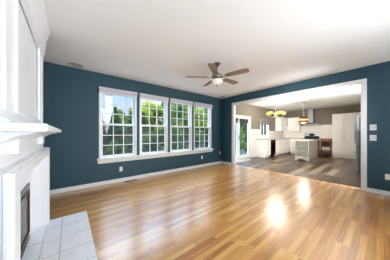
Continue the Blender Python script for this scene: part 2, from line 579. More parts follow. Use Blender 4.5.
# ---- sliding patio door and kitchen sink window
b = MB()
f = .04
b.box(DX0, DX0+f, N+.01, N+.12, 0, DZ).box(DX1-f, DX1, N+.01, N+.12, 0, DZ).box(DX0+f, DX1-f, N+.01, N+.12, DZ-f, DZ).box(DX0+f, DX1-f, N+.01, N+.12, 0, .035)
c = .075
b.box(DX0-c, DX0, N-.018, N, 0, DZ+c).box(DX1, DX1+c, N-.018, N, 0, DZ+c).box(DX0, DX1, N-.018, N, DZ, DZ+c)
d = struct(b.done('door_1', 'white_paint', bevel=.003), 'white sliding patio door in the kitchen')
def slider(name, xa, xb, ya, yb):
    p = sash(xa, xb, ya, yb, .035, DZ-f, bar=.105, cols=1, rows=1).done(name, 'vinyl', d)
    MB().box(xa+.10, xb-.10, (ya+yb)/2-.003, (ya+yb)/2+.003, .135, DZ-f-.10).done('glass', 'glass', p)
    return p
mid = 6.36
slider('fixed_panel', DX0+f, mid-.10, N+.075, N+.115)
sp = slider('sliding_panel', mid-.17, DX1-f, N+.02, N+.06)
MB().box(mid-.14, mid-.115, N-.012, N+.02, .92, 1.15).done('handle', 'nickel', sp, .004)
for xa, xb, yy, lab in ((DX0+f+.06, mid-.18, N+.068, 'short dark roller blind on the left panel of the patio door'),
                        (mid-.09, DX1-f-.08, N+.016, 'dark roller blind at the top of the right panel of the patio door')):
    t = thing('roller_blind', lab, 'blind', ((xa+xb)/2, yy, DZ-.3), 'dark blinds on the patio door')
    MB().tube([(xa, yy-.028, DZ-f-.06), (xb, yy-.028, DZ-f-.06)], .026, 12).done('roller', 'blind_dark', t, smooth=True)
    MB().box(xa, xb, yy-.006, yy-.002, DZ-.27, DZ-f-.05).box(xa, xb, yy-.012, yy-.001, DZ-.285, DZ-.265).done('fabric', 'blind_dark', t)

b = MB()
f = .035
b.box(KWX0, KWX0+f, N+.01, N+.12, KWZ0, KWZ1).box(KWX1-f, KWX1, N+.01, N+.12, KWZ0, KWZ1).box(KWX0+f, KWX1-f, N+.01, N+.12, KWZ1-f, KWZ1).box(KWX0+f, KWX1-f, N+.01, N+.12, KWZ0, KWZ0+f)
c = .065
b.box(KWX0-c, KWX0, N-.018, N, KWZ0-c, KWZ1).box(KWX1, KWX1+.05, N-.018, N, KWZ0-c, KWZ1).box(KWX0, KWX1, N-.018, N, KWZ0-c, KWZ0)
w = struct(b.done('window_5', 'vinyl', bevel=.003), 'white kitchen sink window under a grey shade')
for xa, xb in ((KWX0+f, (KWX0+KWX1)/2+.02), ((KWX0+KWX1)/2-.02, KWX1-f)):
    p = sash(xa, xb, N+.05, N+.085, KWZ0+f, KWZ1-f, bar=.045, cols=1, rows=1).done('casement_sash', 'vinyl', w)
    MB().box(xa+.04, xb-.04, N+.066, N+.07, KWZ0+f+.04, KWZ1-f-.04).done('glass', 'glass', p)
b = MB()
for k in range(4):
    z = 2.08-k*.085
    b.prism([(N-.022, z), (N-.03, z-.03), (N-.045-.004*k, z-.085), (N-.022, z-.085)], 'x', KWX0-.07, KWX1+.04)
tag(b.done('roman_shade', 'blind_grey'), 'grey folded roman shade over the kitchen sink window', 'shade')

# ---- kitchen backsplash (part of the wall finish)
struct(MB().box(DX1+.076, KWX0-.066, N-.010, N, .085, 1.46).box(KWX0-.065, KWX1+.05, N-.010, N, .9, KWZ0-.066).box(KWX1+.051, KX, N-.010, N, .9, 1.39).done('trim_4', 'backsplash'), 'cream tile on the kitchen window wall')
struct(MB().box(KX-.010, KX, 1.74, N-.011, .3, 1.70).box(KX-.02, KX, 1.74, 3.2, 1.70, 1.73).done('trim_5', 'backsplash_e'), 'cream tile on the kitchen range wall')

# ------------------------------------------------------------------ fireplace
FY0, FY1 = 1.17, 3.02     # surround
FX = -.28                 # frieze and overmantel face
fp = thing('fireplace', 'white panelled fireplace with mantel shelf and tall overmantel', 'fireplace', (-.45, 2.095, 0))
# body around the firebox recess
IY0, IY1, IZ = 1.30, 2.89, .972
b = MB()
b.box(WX+.001, FX, FY0+.0, IY0, 0, 1.25).box(WX+.001, FX, IY1, FY1, 0, 1.25).box(WX+.001, FX, IY0, IY1, IZ, 1.25)
b.box(-.45, -.37, IY0, 1.52, 0, IZ).box(-.45, -.37, 2.68, IY1, 0, IZ).box(-.45, -.37, 1.52, 2.68, .672, IZ)
b.done('surround', 'mantel', fp, .003)
# stepped moulding frame round the opening
b = MB()
for k, (xf, o_, i_) in enumerate(((-.268, .020, 0), (-.250, .010, 0), (-.230, .016, 0), (-.212, 0, 0))):
    ya, yb, zt = FY0+.010-o_, FY1-.010+o_, 1.050+o_*.6
    xb_ = (FX, -.268, -.250, -.230)[k]
    b.box(xb_, xf, ya, IY0, 0, zt).box(xb_, xf, IY1, yb, 0, zt).box(xb_, xf, IY0, IY1, IZ, zt)
b.done('moulding_frame', 'mantel', fp, .003)
for ya in (1.44, 2.57):
    MB().box(FX, -.242, ya, ya+.16, 1.125, 1.25).box(FX, -.232, ya-.01, ya+.17, 1.225, 1.25).done('frieze_block', 'mantel', fp, .003)
# shelf with cove below
b = MB()
b.prism([(FX-.02, 1.262), (-.094, 1.262), (-.0875, 1.268), (-.0875, 1.298), (-.094, 1.305), (FX-.02, 1.305)], 'y', FY0-.05, FY1+.05)
b.prism([(FX-.02, 1.205), (FX+.02, 1.205), (FX+.045, 1.222), (FX+.085, 1.242), (FX+.14, 1.254), (FX+.15, 1.2615), (FX-.02, 1.2615)], 'y', FY0-.012, FY1+.012)
b.box(WX+.001, FX-.0205, FY0-.05, FY1+.05, 1.262, 1.305)
b.done('mantel_shelf', 'mantel', fp, .002)
# overmantel
b = MB()
b.box(WX+.001, FX-.02, FY0, FY1, 1.305, H-.002)
b.prism([(FX-.02, 1.305), (FX+.06, 1.305), (FX+.055, 1.322), (FX+.02, 1.335), (FX, 1.352), (FX-.02, 1.352)], 'y', FY0-.03, FY1+.03)
# stiles and rails in front of the recessed panels
zb, zt = 1.385, 2.30
for ya, yb in ((FY0, 1.285), (1.365, 1.56), (2.645, 2.825), (2.905, FY1)):
    b.box(FX-.02, FX, ya, yb, 1.352, 2.36)
for ya, yb in ((1.285, 1.365), (1.56, 2.645), (2.825, 2.905)):
    b.box(FX-.02, FX, ya, yb, 1.352, zb).box(FX-.02, FX, ya, yb, zt, 2.36)
b.done('overmantel', 'mantel', fp, .003)
# panel moulding
b = MB()
m = .03
for (ya, yb) in ((1.56, 2.645),):
    for (pa, pb, qa, qb) in ((ya, ya+m, zb, zt), (yb-m, yb, zb, zt), (ya+m, yb-m, zb, zb+m), (ya+m, yb-m, zt-m, zt)):
        b.box(FX-.02, FX+.012, pa, pb, qa, qb)
        b.box(FX-.02, FX-.006, pa-0, pb, qa, qb)
b.done('panel_moulding', 'mantel', fp, .006)
# crown
b = MB()
cp = [(FX-.02, 2.335), (FX+.008, 2.335), (FX+.010, 2.36), (FX+.016, 2.372), (FX+.016, 2.45), (FX+.024, 2.47), (FX+.026, 2.53), (FX+.038, 2.59), (FX+.055, 2.64), (FX+.058, 2.675), (FX+.065, 2.699), (FX-.02, 2.699)]
b.prism(cp, 'y', FY0-.04, FY1+.04)
b.done('crown_moulding', 'mantel', fp, .002)
# gas firebox insert
ins = MB().box(-.90, -.455, 1.53, 2.67, .0, .03).box(-.90, -.87, 1.53, 2.67, .03, .66).box(-.87, -.455, 1.53, 1.56, .03, .66).box(-.87, -.455, 2.64, 2.67, .03, .66).box(-.87, -.455, 1.56, 2.64, .63, .66).done('firebox', 'firebox', fp)
b = MB()
xa, xb = -.45, -.362
b.box(xa, xb, 1.525, 1.575, .012, .668).box(xa, xb, 2.625, 2.675, .012, .668).box(xa, xb, 1.575, 2.625, .60, .668).box(xa, xb, 1.575, 2.625, .012, .10)
for k in range(3):
    b.box(xb, xb+.004, 1.60, 2.60, .030+k*.022, .042+k*.022)
fr = b.done('insert_frame', 'black', fp, .003)
MB().box(-.372, -.352, 1.588, 1.600, .10, .60).box(-.372, -.352, 2.600, 2.612, .10, .60).box(-.372, -.352, 1.60, 2.60, .588, .60).box(-.372, -.352, 1.60, 2.60, .10, .122).done('brass_trim', 'brass', fr, .003)
MB().box(-.366, -.362, 1.60, 2.60, .122, .575).done('glass', 'fire_glass', fr)
for (p, q) in (((-.62, 1.75, .10), (-.58, 2.45, .11)), ((-.70, 1.85, .12), (-.72, 2.38, .13)), ((-.57, 1.9, .17), (-.70, 2.25, .22))):
    n_ = 7
    MB().tube([Vector(p).lerp(Vector(q), k/(n_-1)) + Vector((0, 0, .012*math.sin(k*2.1))) for k in range(n_)], [.035+.008*math.sin(k*1.7) for k in range(n_)], 10).done('log', 'log', ins, smooth=True)
for (x, y, h) in ((-.62, 1.85, .20), (-.64, 1.98, .27), (-.62, 2.10, .31), (-.63, 2.22, .26), (-.62, 2.34, .20)):
    MB().lathe([(.008, 0), (.032, .05), (.036, .10), (.024, h*.65), (.004, h)], (x, y, .12), 10).done('flame', 'flame', ins, smooth=True)
b = MB()
b.box(-.369, -.2125, IY0+.001, IY1-.001, .0005, .012)
b.done('inner_hearth', 'hearth', fp)
h_ = MB().box(-.2115, .22, 1.30, 3.02, 0.0005, .012)
tag(h_.done('hearth', 'hearth', bevel=.003), 'flat hearth of pale square tiles in front of the fireplace', 'hearth')

# ------------------------------------------------------------------ ceiling fan
FC = (2.383, 2.199)
fan = thing('ceiling_fan', 'five blade ceiling fan with pewter body and glass bowl light', 'ceiling fan', (FC[0], FC[1], H))
cx, cy = FC
MB().lathe([(.070, H-.001), (.070, H-.016), (.055, H-.03), (.030, H-.05), (.022, H-.075), (.012, H-.085)], (cx, cy, 0)).done('canopy', 'pewter_dark', fan, smooth=True)
MB().lathe([(.012, 2.50), (.012, H-.07)], (cx, cy, 0), 12).done('downrod', 'pewter', fan, smooth=True)
MB().lathe([(.02, 2.515), (.035, 2.51), (.05, 2.49), (.085, 2.475), (.105, 2.455), (.110, 2.425), (.098, 2.40), (.075, 2.388), (.06, 2.38), (.055, 2.365), (.062, 2.355)][::-1], (cx, cy, 0)).done('motor_housing', 'pewter', fan, smooth=True)
bowl = MB().lathe([(.004, 2.255), (.04, 2.262), (.08, 2.285), (.105, 2.318), (.112, 2.345), (.116, 2.352), (.108, 2.354)], (cx, cy, 0)).done('bowl_shade', 'alabaster', fan, smooth=True)
MB().lathe([(.003, 2.222), (.010, 2.228), (.014, 2.238), (.008, 2.246), (.016, 2.254), (.016, 2.260)], (cx, cy, 0), 12).done('finial', 'pewter_dark', bowl, smooth=True)
for k in range(5):
    a = math.radians(-73.8+72*k)
    d = Vector((math.cos(a), math.sin(a), 0)); p = Vector((-math.sin(a), math.cos(a), 0))
    pitch = math.radians(-12)
    wv = p*math.cos(pitch) + Vector((0, 0, 1))*math.sin(pitch)
    nv = d.cross(wv)
    b = MB()
    out = [(.20, -.048), (.24, -.058), (.55, -.070), (.625, -.066), (.648, -.045), (.655, 0), (.648, .045), (.625, .066), (.55, .070), (.24, .058), (.20, .048)]
    base = Vector((cx, cy, 2.417))
    A = [b.b.verts.new(base + d*u + wv*v + nv*.004) for u, v in out]
    B = [b.b.verts.new(base + d*u + wv*v - nv*.004) for u, v in out]
    n_ = len(out)
    for i in range(n_): b.b.faces.new((A[i], A[(i+1) % n_], B[(i+1) % n_], B[i]))
    b.b.faces.new(A); b.b.faces.new(list(reversed(B)))
    bl = b.done('blade', 'blade', fan)
    b = MB()
    b.tube([base + d*.095 + Vector((0, 0, -.004)), base + d*.15 + Vector((0, 0, -.018)), base + d*.20 - nv*.012], [.014, .011, .012], 8)
    out = [(.185, -.03), (.23, -.042), (.285, -.02), (.30, 0), (.285, .02), (.23, .042), (.185, .03)]
    A = [b.b.verts.new(base + d*u + wv*v - nv*.0045) for u, v in out]
    B = [b.b.verts.new(base + d*u + wv*v - nv*.010) for u, v in out]
    n_ = len(out)
    for i in range(n_): b.b.faces.new((A[i], A[(i+1) % n_], B[(i+1) % n_], B[i]))
    b.b.faces.new(A); b.b.faces.new(list(reversed(B)))
    b.done('blade_iron', 'pewter', bl)

# ---- recessed ceiling speakers
for x, y, lab in ((.13, 4.11, 'round recessed ceiling speaker near the fireplace end of the window wall'),
                  (4.68, 4.05, 'round recessed ceiling speaker near the far room corner')):
    t = thing('ceiling_speaker', lab, 'speaker', (x, y, H), 'ceiling speakers')
    MB().lathe([(.135, H-.0005), (.135, H-.004), (.128, H-.008), (.120, H-.008)], (x, y, 0), 32).done('rim', 'plate', t, smooth=True)
    MB().lathe([(.119, H-.0085), (.119, H-.0120), (.05, H-.0125)], (x, y, 0), 32).done('grille', 'grille', t)

# ---- switches, outlets, floor register
def plate(name, label, cat, face, u, z, w=.075, h=.118, kind='outlet', group=None):
    """face 'n' on north wall (u = x) or 'e' on the east wall (u = y)"""
    loc = (u, N, z) if face == 'n' else (E0, u, z)
    t = thing(name, label, cat, loc, group)
    def bx(b, a0, a1, z0, z1, d0, d1):
        if face == 'n': b.box(u+a0, u+a1, N-d0, N-d1, z+z0, z+z1)
        else: b.box(E0-d0, E0-d1, u+a0, u+a1, z+z0, z+z1)
        return b
    bx(MB(), -w/2, w/2, -h/2, h/2, 0, .006).done('cover_plate', 'plate', t, .002)
    if kind == 'outlet':
        for s in (-.024, .024):
            bx(bx(MB(), -.017, .017, s-.016, s+.016, .006, .008), -.008, -.005, s-.006, s+.006, .008, .0086).done('socket', 'plate', t)
    else:
        for s in ((-.022, .022) if w > .09 else (0,)):
            bx(MB(), s-.016, s+.016, -.034, .034, .006, .011).done('rocker', 'shade', t, .002)
    return t
plate('wall_outlet', 'white outlet below the window nearest the fireplace', 'outlet', 'n', 1.047, .32, group='white wall outlets')
plate('wall_outlet', 'white outlet below the window nearest the room corner', 'outlet', 'n', 3.868, .345, group='white wall outlets')
plate('wall_outlet', 'white outlet low in the far room corner', 'outlet', 'n', 4.87, .44, group='white wall outlets')
plate('wall_outlet', 'white outlet near the floor right of the wide opening', 'outlet', 'e', -.045, .37, group='white wall outlets')
plate('light_switch', 'upper white switch plate right of the wide opening', 'switch', 'e', .150, 1.375, .095, .118, 'switch', 'switch plates right of the opening')
plate('light_switch', 'lower white switch plate right of the wide opening', 'switch', 'e', .150, 1.155, .095, .118, 'switch', 'switch plates right of the opening')
t = thing('floor_register', 'dark floor register beside the baseboard below the windows', 'vent', (1.26, 4.20, 0))
MB().box(1.10, 1.42, 4.15, 4.255, .0005, .005).done('frame', 'register', t)
b = MB()
for k in range(14): b.box(1.115+k*.021, 1.127+k*.021, 4.165, 4.24, .005, .007)
b.done('louvre', 'black', t)

# ------------------------------------------------------------------ kitchen cabinets
def bar_handle(b, axis, pos, out, u, z0, z1, horizontal=False, u1=None):
    """bar pull in front of a face"""
    d = pos + out*.028
    def P(a, z, dd): return (a, dd, z) if axis == 'y' else (dd, a, z)
    if horizontal:
        b.tube([P(u, z0, pos), P(u, z0, d), P(u1, z0, d), P(u1, z0, pos)], .006, 6)
    else:
        b.tube([P(u, z0, pos), P(u, z0, d), P(u, z1, d), P(u, z1, pos)], .006, 6)
    return b

def base_unit(label, axis, front, back, a0, a1, doors, out, top=.90, group='cream base cabinets', drawers=True, floor=0.0):
    loc = ((a0+a1)/2, (front+back)/2, 0) if axis == 'y' else ((front+back)/2, (a0+a1)/2, 0)
    t = thing('base_cabinet', label, 'cabinet', loc, group)
    g = .002
    b = MB()
    if axis == 'y':
        b.box(a0+g, a1-g, front, back, .10, top).box(a0+g, a1-g, front-out*.06, back, 0.0, .10)
    else:
        b.box(front, back, a0+g, a1-g, .10, top).box(front-out*.06, back, a0+g, a1-g, 0.0, .10)
    b.done('body', 'cabinet', t)
    w = (a1-a0)/doors
    zt = top-.01
    for k in range(doors):
        u0, u1 = a0+k*w+.004, a0+(k+1)*w-.004
        dz = zt
        if drawers:
            dr = MB().panel(axis, front, u0, u1, top-.165, zt, .02, out, .03, .005).done('drawer', 'cabinet', t)
            bar_handle(MB(), axis, front+out*.02, out, (u0+u1)/2-.06, top-.09, 0, True, (u0+u1)/2+.06).done('handle', 'nickel', dr)
            dz = top-.172
        do = MB().panel(axis, front, u0, u1, .11, dz, .02, out, .055, .009).done('door', 'cabinet', t)
        hu = u1-.035 if k % 2 == 0 else u0+.035
        bar_handle(MB(), axis, front+out*.02, out, hu, dz-.17, dz-.05).done('handle', 'nickel', do)
    return t

def wall_unit(name, label, axis, front, back, a0, a1, z0, z1, doors, out, group=None, crown=.03, low_handle=True, toe=False):
    loc = ((a0+a1)/2, back, z0) if axis == 'y' else (back, (a0+a1)/2, z0)
    t = thing(name, label, 'cabinet', loc, group)
    g = .002
    b = MB()
    if axis == 'y': b.box(a0+g, a1-g, front, back, z0, z1)
    else:
        if toe: b.box(front, back, a0+g, a1-g, z0+.14, z1).box(front-out*.05, back, a0+g, a1-g, z0, z0+.14)
        else: b.box(front, back, a0+g, a1-g, z0, z1)
    b.done('body', 'cabinet', t)
    if crown:
        b = MB()
        o2 = out*.03
        if axis == 'y': b.prism([(front, z1), (front+o2*.5, z1), (front+o2, z1+crown), (back, z1+crown), (back, z1)], 'x', a0+g, a1-g)
        else: b.prism([(front, z1), (front+o2*.5, z1), (front+o2, z1+crown), (back, z1+crown), (back, z1)], 'y', a0+g, a1-g)
        b.done('cornice', 'cabinet', t)
    w = (a1-a0)/doors
    for k in range(doors):
        u0, u1 = a0+k*w+.004, a0+(k+1)*w-.004
        do = MB().panel(axis, front, u0, u1, z0+(.145 if toe else .004), z1-.006, .02, out, .06, .009).done('door', 'cabinet', t)
        hu = u1-.035 if k % 2 == 0 else u0+.035
        if toe: bar_handle(MB(), axis, front+out*.02, out, hu, 1.0, 1.25).done('handle', 'nickel', do)
        else: bar_handle(MB(), axis, front+out*.02, out, hu, z0+.06, z0+.18).done('handle', 'nickel', do)
    return t

BF = 3.75                      # front of the run under the kitchen window
BE = KX-.64                    # front of the run along the range wall
NB = N-.012
base_unit('narrow cream base cabinet with plain end panel left of the dishwasher', 'y', BF, NB, 7.69, 8.12, 1, -1)
base_unit('cream base cabinet just right of the black dishwasher', 'y', BF, NB, 8.70, 9.70, 2, -1)
base_unit('cream base cabinet in the kitchen corner right of the dishwasher', 'y', BF, NB, 9.70, BE-.03, 2, -1)
base_unit('cream base cabinet left of the range', 'x', BE, KX-.012, 3.125, BF-.03, 1, -1)
dw = thing('dishwasher', 'black dishwasher between cream base cabinets', 'dishwasher', (8.41, 4.0, 0))
MB().box(8.122, 8.698, BF+.01, NB, .10, .895).box(8.122, 8.698, BF+.06, NB, 0, .10).done('body', 'black', dw)
dd = MB().box(8.127, 8.693, BF-.02, BF+.01, .11, .78).done('door', 'black_glass', dw, .004)
MB().box(8.127, 8.693, BF-.022, BF+.01, .785, .892).done('control_panel', 'black', dw, .004)
bar_handle(MB(), 'y', BF-.02, -1, 8.20, .74, 0, True, 8.62).done('handle', 'black', dd)
b = MB()
b.prism([(7.66, BF-.03), (BE-.03, BF-.03), (BE-.03, 3.122), (KX-.0105, 3.122), (KX-.0105, N-.0105), (7.66, N-.0105)], 'z', .901, .94)
tag(b.done('worktop', 'counter', bevel=.003), 'grey worktop along the kitchen window and range wall', 'worktop')
wall_unit('wall_cabinet', 'white wall cabinet just right of the sink window', 'y', 4.0, N-.0115, 10.03, 10.98, 1.39, 2.20, 2, -1, 'white wall cabinets')
wall_unit('wall_cabinet', 'white wall cabinet left of the range hood', 'x', 11.0, KX-.0115, 3.30, 3.96, 1.39, 2.20, 2, -1, 'white wall cabinets')
wall_unit('pantry_cabinet', 'tall cream two door pantry cabinet left of the refrigerator', 'x', 10.72, KX-.001, .86, 1.735, 0, 2.215, 2, -1, 'tall pantry cabinets', toe=True)
wall_unit('pantry_cabinet', 'tall cream pantry cabinet mostly hidden behind the refrigerator', 'x', 10.72, KX-.001, .0, .86, 0, 2.215, 2, -1, 'tall pantry cabinets', toe=True)

# ---- range
RY0, RY1 = 2.375, 3.115
rg = thing('range', 'stainless range with black oven door and raised backguard', 'range', (11.0, 2.745, 0))
RX = 10.66
MB().box(RX, KX-.012, RY0, RY1, .04, .905).box(RX+.05, KX-.012, RY0+.02, RY1-.02, 0, .04).done('body', 'black', rg)
od = MB().box(RX-.025, RX, RY0+.01, RY1-.01, .26, .80).done('oven_door', 'black', rg, .004)
MB().box(RX-.028, RX-.025, RY0+.10, RY1-.10, .36, .66).done('window', 'black_glass', od)
bar_handle(MB(), 'x', RX-.025, -1, RY0+.06, .755, 0, True, RY1-.06).done('handle', 'steel', od)
MB().box(RX-.022, RX, RY0+.01, RY1-.01, .06, .25).done('storage_drawer', 'black', rg, .004)
fpn = MB().box(RX-.022, RX, RY0+.005, RY1-.005, .81, .90).done('front_panel', 'steel', rg, .004)
ct = MB().box(RX-.02, KX-.09, RY0, RY1, .905, .925).done('cooktop', 'black_glass', rg, .003)
for x in (10.83, 11.08):
    for y in (RY0+.2, RY1-.2):
        MB().lathe([(.10, .925), (.10, .930), (.085, .932), (.02, .932)], (x, y, 0), 20).done('burner', 'iron', ct)
bg = MB().prism([(KX-.09, .925), (KX-.012, .925), (KX-.012, 1.29), (KX-.055, 1.29), (KX-.075, 1.26)], 'y', RY0, RY1).done('backguard', 'steel', rg, .003)
MB().box(KX-.094, KX-.0902, RY0+.01, RY1-.01, .93, 1.08).done('lower_panel', 'black', bg)
MB().prism([(KX-.0895, 1.09), (KX-.08, 1.09), (KX-.07, 1.22), (KX-.0805, 1.22)], 'y', 2.62, 2.87).done('clock_display', 'black_glass', bg)
for y in (2.43, 2.52, 2.97, 3.06):
    MB().tube([(KX-.08, y, 1.16), (KX-.105, y, 1.16)], .022, 12).done('knob', 'black', bg, smooth=True)

# ---- range hood
hd = thing('range_hood', 'stainless chimney range hood on the kitchen wall', 'range hood', (KX, 2.76, 1.72))
MB().box(11.05, KX-.001, 2.63, 2.89, 1.86, H-.001).done('chimney', 'hood_steel', hd, .003)
b = MB()
lo = [(10.85, 2.33), (KX-.021, 2.33), (KX-.021, 3.19), (10.85, 3.19)]
hi = [(11.03, 2.60), (KX-.021, 2.60), (KX-.021, 2.92), (11.03, 2.92)]
zz = ((lo, 1.735), (lo, 1.785), (hi, 1.87))
R = [[b.b.verts.new((x, y, z)) for x, y in pl] for pl, z in zz]
for A, B in zip(R, R[1:]):
    for i in range(4): b.b.faces.new((A[i], A[(i+1) % 4], B[(i+1) % 4], B[i]))
b.b.faces.new(R[0]); b.b.faces.new(R[-1])
b.done('canopy', 'hood_steel', hd)
MB().box(10.87, KX-.04, 2.35, 3.17, 1.722, 1.735).done('filter', 'black', hd)

# ---- wooden cart beside the range
ctn = thing('wooden_cart', 'brown wooden cart with open shelf beside the range', 'cart', (11.02, 2.06, 0))
CY0, CY1, CX0, CX1 = 1.79, 2.33, 10.78, 11.30
MB().box(CX0-.02, CX1, CY0-.015, CY1+.015, .895, .945).done('top', 'wood_top', ctn, .004)
for x in (CX0, CX1-.055):
    for y in (CY0, CY1-.055):
        MB().box(x, x+.055, y, y+.055, 0, .895).done('leg', 'wood', ctn, .004)
MB().box(CX0+.008, CX0+.028, CY0+.055, CY1-.055, .80, .895).box(CX0+.055, CX1-.055, CY0+.008, CY0+.028, .80, .895).box(CX0+.055, CX1-.055, CY1-.028, CY1-.008, .80, .895).done('apron', 'wood_top', ctn, .002)
MB().box(CX0+.02, CX1-.02, CY0+.02, CY1-.02, .16, .185).done('shelf', 'wood', ctn, .002)
MB().box(CX1-.05, CX1-.03, CY0+.055, CY1-.055, .48, .80).done('back_panel', 'dark_wood', ctn)  # darker than the other cart wood, keeps the interior dark

# ---- island
IX0, IX1, JY0, JY1 = 8.30, 9.72, 2.135, 2.665
isl = thing('kitchen_island', 'pale sage kitchen island with open end shelves and pale top', 'island', ((IX0+IX1)/2, (JY0+JY1)/2, 0))
b = MB()
sx = IX0+.30
b.box(sx, IX1, JY0, JY1, .10, .885)                       # closed body behind the shelf bay
b.box(IX0, sx, JY0, JY0+.045, .0, .885).box(IX0, sx, JY1-.045, JY1, .0, .885)
b.box(IX0, sx, JY0+.045, JY1-.045, .835, .885)
b.box(sx, IX1, JY0+.03, JY1-.03, 0, .10)
b.done('body', 'island', isl, .003)
for z in (.155, .375, .60):
    MB().box(IX0+.006, sx, JY0+.045, JY1-.045, z, z+.028).done('shelf', 'island', isl, .002)
yc = (JY0+JY1)/2
ap = [(JY0-.02, 0), (JY0+.10, 0), (JY0+.115, .03), (JY0+.16, .055), (yc-.06, .06), (yc, .072), (yc+.06, .06), (JY1-.16, .055), (JY1-.115, .03), (JY1-.10, 0), (JY1+.02, 0), (JY1+.02, .13), (JY1, .15), (JY0, .15), (JY0-.02, .13)]
MB().prism(ap, 'x', IX0-.02, IX0+.004).done('scalloped_plinth', 'island', isl)
MB().box(IX0, IX1+.01, JY0-.018, JY0, 0, .12).done('plinth', 'island', isl, .004)
b = MB()
n_ = 11
bw = (IX1-sx+.16)/n_
for k in range(n_):
    xa = IX0+.14+k*bw
    b.box(xa+.008, xa+bw-.008, JY0-.010, JY0, .12, .84)
b.box(IX0, IX0+.14, JY0-.012, JY0, .12, .885).box(IX0+.14, IX1, JY0-.012, JY0, .84, .885).box(IX1-.02, IX1, JY0-.013, JY0, .12, .84)
b.done('beadboard', 'island', isl, .002)
MB().box(IX0-.05, IX1+.05, JY0-.05, JY1+.05, .886, .93).done('worktop', 'island_top', isl, .005)

# ---- refrigerator, front facing into the kitchen (north)
FR0, FR1 = 7.07, 7.97
rf = thing('refrigerator', 'stainless refrigerator with grey side beside the wide opening', 'refrigerator', ((FR0+FR1)/2, .15, 0))
MB().box(FR0+.01, FR1-.01, KS+.03, .505, .03, 1.79).box(FR0+.05, FR1-.05, KS+.05, .48, 0, .03).done('body', 'steel_side', rf, .004)
xm = (FR0+FR1)/2
for xa, xb, hx in ((FR0, xm-.003, xm-.045), (xm+.003, FR1, xm+.045)):
    dr = MB().box(xa, xb, .512, .572, .72, 1.80).done('door', 'steel_light', rf, .012)
    MB().tube([(hx, .572, .90), (hx, .625, .93), (hx, .632, 1.2), (hx, .625, 1.57), (hx, .572, 1.60)], .013, 8).done('handle', 'steel', dr, smooth=True)
dr = MB().box(FR0, FR1, .512, .572, .07, .71).done('freezer_drawer', 'steel_light', rf, .012)
MB().tube([(FR0+.1, .572, .64), (FR0+.13, .625, .64), (FR1-.13, .625, .64), (FR1-.1, .572, .64)], .013, 8).done('handle', 'steel', dr, smooth=True)

# ------------------------------------------------------------------ chandelier and pendant
hx, hy = 7.31, 3.14
ch = thing('chandelier', 'brass chandelier with amber glass bowl shades in the kitchen', 'chandelier', (hx, hy, H))
MB().lathe([(.065, H-.001), (.062, H-.015), (.03, H-.03), (.012, H-.04)], (hx, hy, 0)).done('canopy', 'nickel', ch, smooth=True)
MB().lathe([(.007, 2.30), (.007, H-.03)], (hx, hy, 0), 8).done('rod', 'nickel', ch, smooth=True)
MB().lathe([(.004, 1.95), (.014, 1.965), (.022, 1.99), (.012, 2.01), (.028, 2.04), (.035, 2.08), (.018, 2.14), (.014, 2.22), (.022, 2.27), (.01, 2.31)], (hx, hy, 0), 16).done('centre_post', 'pewter', ch, smooth=True)
for k in range(5):
    a = 2*PI*k/5 + .35
    dx, dy = math.cos(a), math.sin(a)
    pts = [(hx+dx*r, hy+dy*r, z) for r, z in ((.02, 2.05), (.10, 1.985), (.20, 1.97), (.29, 2.0), (.335, 2.055), (.335, 2.09))]
    ar = MB().tube(pts, .009, 8).done('arm', 'pewter', ch, smooth=True)
    ax, ay = hx+dx*.335, hy+dy*.335
    sh = MB().lathe([(.022, 2.085), (.055, 2.10), (.085, 2.135), (.10, 2.18), (.105, 2.215), (.098, 2.215), (.08, 2.14), (.05, 2.11), (.018, 2.10)], (ax, ay, 0), 18).done('glass_shade', 'amber', ar, smooth=True)
light('chandelier_glow', 'POINT', (hx, hy, 2.33), CHAND, (1, .93, .84), radius=.4)

px, py = 8.58, 2.41
pd = thing('pendant_light', 'tiered honey glass pendant light above the island', 'pendant', (px, py, H))
MB().lathe([(.06, H-.001), (.06, H-.014), (.02, H-.028)], (px, py, 0)).done('canopy', 'pewter_dark', pd, smooth=True)
MB().lathe([(.005, 2.02), (.005, H-.02)], (px, py, 0), 8).done('rod', 'nickel', pd, smooth=True)
sh = MB().lathe([(.03, 2.02), (.10, 2.018), (.155, 1.995), (.172, 1.965), (.174, 1.92), (.166, 1.92), (.163, 1.96), (.10, 2.005), (.028, 2.01)], (px, py, 0), 32).done('upper_shade', 'pend_dark', pd, smooth=True)
MB().lathe([(.172, 1.918), (.188, 1.905), (.190, 1.855), (.182, 1.845), (.174, 1.845), (.180, 1.86), (.178, 1.90), (.162, 1.915)], (px, py, 0), 32).done('glowing_band', 'pend_glow', pd, smooth=True)
MB().lathe([(.182, 1.844), (.192, 1.83), (.192, 1.79), (.180, 1.775), (.170, 1.775), (.180, 1.795), (.180, 1.826), (.172, 1.84)], (px, py, 0), 32).done('copper_band', 'pend_dark', pd, smooth=True)
MB().lathe([(.178, 1.774), (.160, 1.752), (.11, 1.735), (.05, 1.725), (.004, 1.723), (.004, 1.731), (.05, 1.733), (.108, 1.743), (.152, 1.758), (.170, 1.774)], (px, py, 0), 32).done('lower_bowl', 'pend_amber', pd, smooth=True)
light('pendant_glow', 'POINT', (px, py, 1.62), PEND, (1, .92, .80), radius=.14)

# ------------------------------------------------------------------ outdoors
GZ = -.35
struct(MB().box(-12, 34, N+.5, 45, GZ-.2, GZ).done('ground', 'grass'), 'lawn outside the windows')

